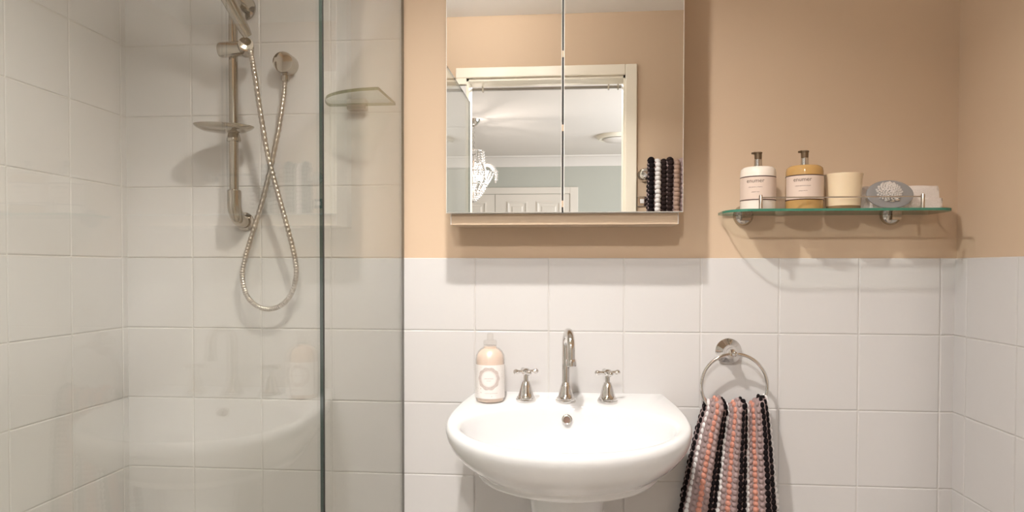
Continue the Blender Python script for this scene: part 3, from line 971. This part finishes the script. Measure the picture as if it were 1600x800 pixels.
# ------------------------------------------------------------------ shower rail set
RLX, RLY = 0.3560, -0.072
t = thing('shower_rail', 'chrome vertical shower rail with soap dish on the tiled wall', 'shower rail', (RLX, 0, 1.30))
MB().tube([(RLX, RLY, 1.36), (RLX, RLY, 1.60), (RLX, RLY, 1.895)], 0.0118, 24).build('pole', M['showerchrome'], t, 60)
el = [(RLX, RLY, 1.378), (RLX, RLY, 1.345)]
for k in range(1, 13):
    a = k / 12 * PI / 2
    el.append((RLX, RLY + 0.045 * (1 - math.cos(a)), 1.345 - 0.045 * math.sin(a)))
el.append((RLX, -0.010, 1.30))
MB().tube(el, 0.0185, 24).build('lower_elbow', M['showerchrome'], t, 60)
MB().torus((RLX, RLY, 1.378), 0.0135, 0.004, (0, 0, 1), 36, 10).build('elbow_collar', M['showerchrome'], t, 60)
MB().lathe([(0.025, 0.007), (0.026, 0.010), (0.025, 0.013), (0.019, 0.015)], 32, axis_mtx((RLX, 0, 1.30), (0, -1, 0))).build('lower_flange', M['showerchrome'], t, 35)
MB().lathe([(0.033, 0.007), (0.035, 0.011), (0.034, 0.016), (0.020, 0.019)], 32, axis_mtx((RLX, 0, 1.888), (0, -1, 0))).build('upper_flange', M['showerchrome'], t, 35)
MB().tube([(RLX, -0.015, 1.888), (RLX, RLY - 0.004, 1.888)], 0.0125, 20).build('upper_arm', M['showerchrome'], t, 60)
# soap dish: shallow oval tray clipped on the pole
dz = 1.541
T = Matrix.Translation((0.341, -0.098, dz))
MB().lathe([(0.030, -0.010), (0.055, -0.008), (0.074, 0.000), (0.081, 0.006), (0.0815, 0.008), (0.079, 0.008), (0.070, 0.002), (0.050, -0.004), (0.01, -0.006)],
           48, T @ Matrix.Rotation(math.radians(2.5), 4, 'Y'), 1.0, 0.62).build('soap_dish', M['showerchrome'], t, 50)
MB().lathe([(0.0175, -0.030), (0.0185, -0.027), (0.0170, -0.018), (0.0150, -0.010)], 28, Matrix.Translation((RLX, RLY, dz))).build('dish_clamp', M['showerchrome'], t, 40)
# sliding holder: barrel across the pole
sb = MB().tube([(0.326, -0.086, 1.752), (0.332, -0.086, 1.752), (0.368, -0.087, 1.7525), (0.392, -0.090, 1.753)], [0.0190, 0.0205, 0.0205, 0.0195], 28)
sb.build('slider', M['showerchrome'], t, 50)
cap = axis_mtx((0.402, -0.094, 1.754), (0.45, -1, 0.12))
MB().lathe([(0.020, -0.020), (0.0210, -0.004), (0.0205, 0.018), (0.0190, 0.022), (0.0145, 0.0225)], 28, cap).build('slider_knob', M['showerchrome'], t, 40)

# hand shower resting in the slider
t = thing('hand_shower', 'chrome hand shower in the slider at the top of the rail', 'hand shower', (0.405, -0.115, 1.77))
h0, h1 = Vector((0.4231, -0.1280, 1.7729)), Vector((0.3970, -0.2000, 1.8609))
h1 = h0 + (h1 - h0) * 1.75
dd = (h1 - h0)
MB().tube([h0, h0 + dd * 0.08, h0 + dd * 0.4, h0 + dd * 0.75, h1, h1 + dd * 0.12], [0.0115, 0.0145, 0.0170, 0.0185, 0.0180, 0.013], 24).build('handle', M['showerchrome'], t, 60)
hd = axis_mtx(h1 + dd * 0.22, (-0.10, -0.62, -0.62))
MB().lathe([(0.014, -0.024), (0.034, -0.018), (0.050, -0.004), (0.053, 0.006), (0.051, 0.010), (0.040, 0.011)], 40, hd).build('head', M['showerchrome'], t, 40)
MB().lathe([(0.040, 0.010), (0.039, 0.0125), (0.01, 0.0135)], 32, hd).build('spray_plate', M['cabwhite'], t, 40)

# wall elbow feeding the hose
t = thing('hose_outlet', 'round chrome hose outlet on the shower tiles', 'hose outlet', (0.481, 0, 1.729))
MB().lathe([(0.0285, 0.007), (0.0285, 0.050), (0.0270, 0.054), (0.0225, 0.055)], 36, axis_mtx((0.4815, 0, 1.729), (0.05, -1, -0.05))).build('body', M['showerchrome'], t, 35)
MB().lathe([(0.0095, -0.026), (0.0115, -0.022), (0.0115, -0.012), (0.0085, -0.009), (0.0085, 0.006)], 24, Matrix.Translation((0.4835, -0.034, 1.705))).build('nipple', M['showerchrome'], t, 40)

# flexible hose: ribbed tube crossing over itself
hp = [(0.4839, -0.034, 1.6878), (0.4773, -0.036, 1.6217), (0.4605, -0.04, 1.5172), (0.4286, -0.043, 1.3783), (0.3964, -0.045, 1.2739), (0.3747, -0.046, 1.2041), (0.3652, -0.046, 1.1482), (0.3763, -0.047, 1.0992), (0.4039, -0.048, 1.0697), (0.4427, -0.05, 1.0596), (0.4823, -0.054, 1.074), (0.511, -0.058, 1.109), (0.5244, -0.064, 1.1608), (0.5174, -0.068, 1.2209), (0.4978, -0.075, 1.3061), (0.4769, -0.083, 1.3906), (0.4568, -0.092, 1.4826), (0.4436, -0.104, 1.5897), (0.4351, -0.118, 1.6863), (0.4295, -0.1275, 1.7399)]
cpts = catmull(hp, 30)
rs = [0.0066 + 0.0006 * (1 if (i % 4) < 2 else -1) for i in range(len(cpts))]
o = MB().tube(cpts, rs, 12).build('shower_hose', M['hose'], None, 50)
tag(o, 'flexible metal shower hose looping down from outlet to hand shower', 'hose')

# corner glass shelf inside the shower, against the screen
t = thing('shower_shelf', 'small curved glass shelf on a wall clip behind the shower screen', 'shelf', (0.68, 0, 1.617))
poly = [(0.782, -0.0075), (0.600, -0.0075), (0.5975, -0.020)]
for p in catmull([(0.5975, -0.030, 0), (0.6080, -0.072, 0), (0.6360, -0.115, 0), (0.6800, -0.147, 0), (0.7300, -0.166, 0), (0.7815, -0.174, 0)], 6):
    poly.append((p.x, p.y))
MB().prism(poly, 1.6142, 1.6222, 0, 1).build('glass_plate', [M['shelfglass'], M['edgepale']], t)
o = MB().box((0.654, -0.034, 1.5995), (0.706, -0.0072, 1.6138)).build('wall_clip', M['nickel'], t); bevel(o, 0.002, 2)

# ------------------------------------------------------------------ chandelier in the bedroom
kx, ky = 0.452, -3.975
t = thing('chandelier', 'lit crystal chandelier hanging in the bedroom, seen in the mirror', 'chandelier', (kx, ky, H))
T = Matrix.Translation((kx, ky, H))
MB().lathe([(0.016, -0.055), (0.030, -0.046), (0.052, -0.020), (0.056, -0.003), (0.050, 0)], 28, T).build('ceiling_rose', M['chrome'], t, 40)
ch = MB()
for k in range(9):
    ch.torus((kx, ky, H - 0.065 - 0.020 * k), 0.010, 0.0028, (1, 0, 0) if k % 2 else (0, 1, 0), 14, 6)
ch.build('chain', M['chrome'], t, 60)
MB().lathe([(0.010, -0.66), (0.022, -0.62), (0.012, -0.55), (0.014, -0.40), (0.030, -0.36), (0.020, -0.29), (0.012, -0.235)], 20, T).build('stem', M['chrome'], t, 50)
for nm, rr, zz in (('crown_ring', 0.085, -0.255), ('bowl_ring', 0.165, -0.425), ('lower_ring', 0.110, -0.52)):
    MB().torus((kx, ky, H + zz), rr, 0.005, (0, 0, 1), 36, 8).build(nm, M['chrome'], t, 60)
cr = MB()
def strand(p0, p1, n_, sag=0.0, r=0.0085):
    p0, p1 = Vector(p0), Vector(p1)
    for k in range(n_ + 1):
        q = p0.lerp(p1, k / n_)
        q.z -= sag * 4 * (k / n_) * (1 - k / n_)
        cr.ball(q, (r * 0.8, r * 0.8, r), 6, 4)
for k in range(16):
    a = 2 * PI * k / 16
    c, s = math.cos(a), math.sin(a)
    strand((kx + 0.085 * c, ky + 0.085 * s, H - 0.26), (kx + 0.10 * c, ky + 0.10 * s, H - 0.42), 8)
    strand((kx + 0.165 * c, ky + 0.165 * s, H - 0.43), (kx + 0.110 * c, ky + 0.110 * s, H - 0.52), 5, 0.01)
    strand((kx + 0.110 * c, ky + 0.110 * s, H - 0.525), (kx + 0.012 * c, ky + 0.012 * s, H - 0.655), 8, 0.02)
    strand((kx + 0.140 * c, ky + 0.140 * s, H - 0.43), (kx + 0.070 * c, ky + 0.070 * s, H - 0.57), 8, 0.02)
for k in range(8):
    a = 2 * PI * k / 8 + 0.2
    d = Vector((math.cos(a), math.sin(a), 0))
    c0 = Vector((kx, ky, H))
    arm = catmull([c0 + d * 0.015 + Vector((0, 0, -0.44)), c0 + d * 0.08 + Vector((0, 0, -0.375)), c0 + d * 0.15 + Vector((0, 0, -0.375)), c0 + d * 0.20 + Vector((0, 0, -0.435))], 6)
    for p in arm[2:]:
        cr.ball(p + Vector((0, 0, 0.008)), (0.010, 0.010, 0.010), 6, 4)
    MB().tube(arm, 0.005, 8).build('arm', M['chrome'], t, 60)
    e = arm[-1]
    for j in range(3):
        cr.ball(e + Vector((0, 0, -0.012 - 0.02 * j)), (0.008, 0.008, 0.011), 6, 4)
    if k % 2 == 0:
        MB().ball(c0 + d * 0.105 + Vector((0, 0, -0.44)), (0.017, 0.017, 0.026), 12, 8).build('bulb', M['bulb'], t, 80)
o = cr.build('crystal_strands', M['glasscrystal'], t)
o['kind'] = 'stuff'
d = bpy.data.lights.new('chandelier_light', 'POINT')
d.energy = CHANDELIER_W; d.color = (1.0, 0.90, 0.82); d.shadow_soft_size = 0.02
L = bpy.data.objects.new('chandelier_light', d); COL.objects.link(L)
L.location = (kx + 0.05, ky + 0.04, H - 0.47)
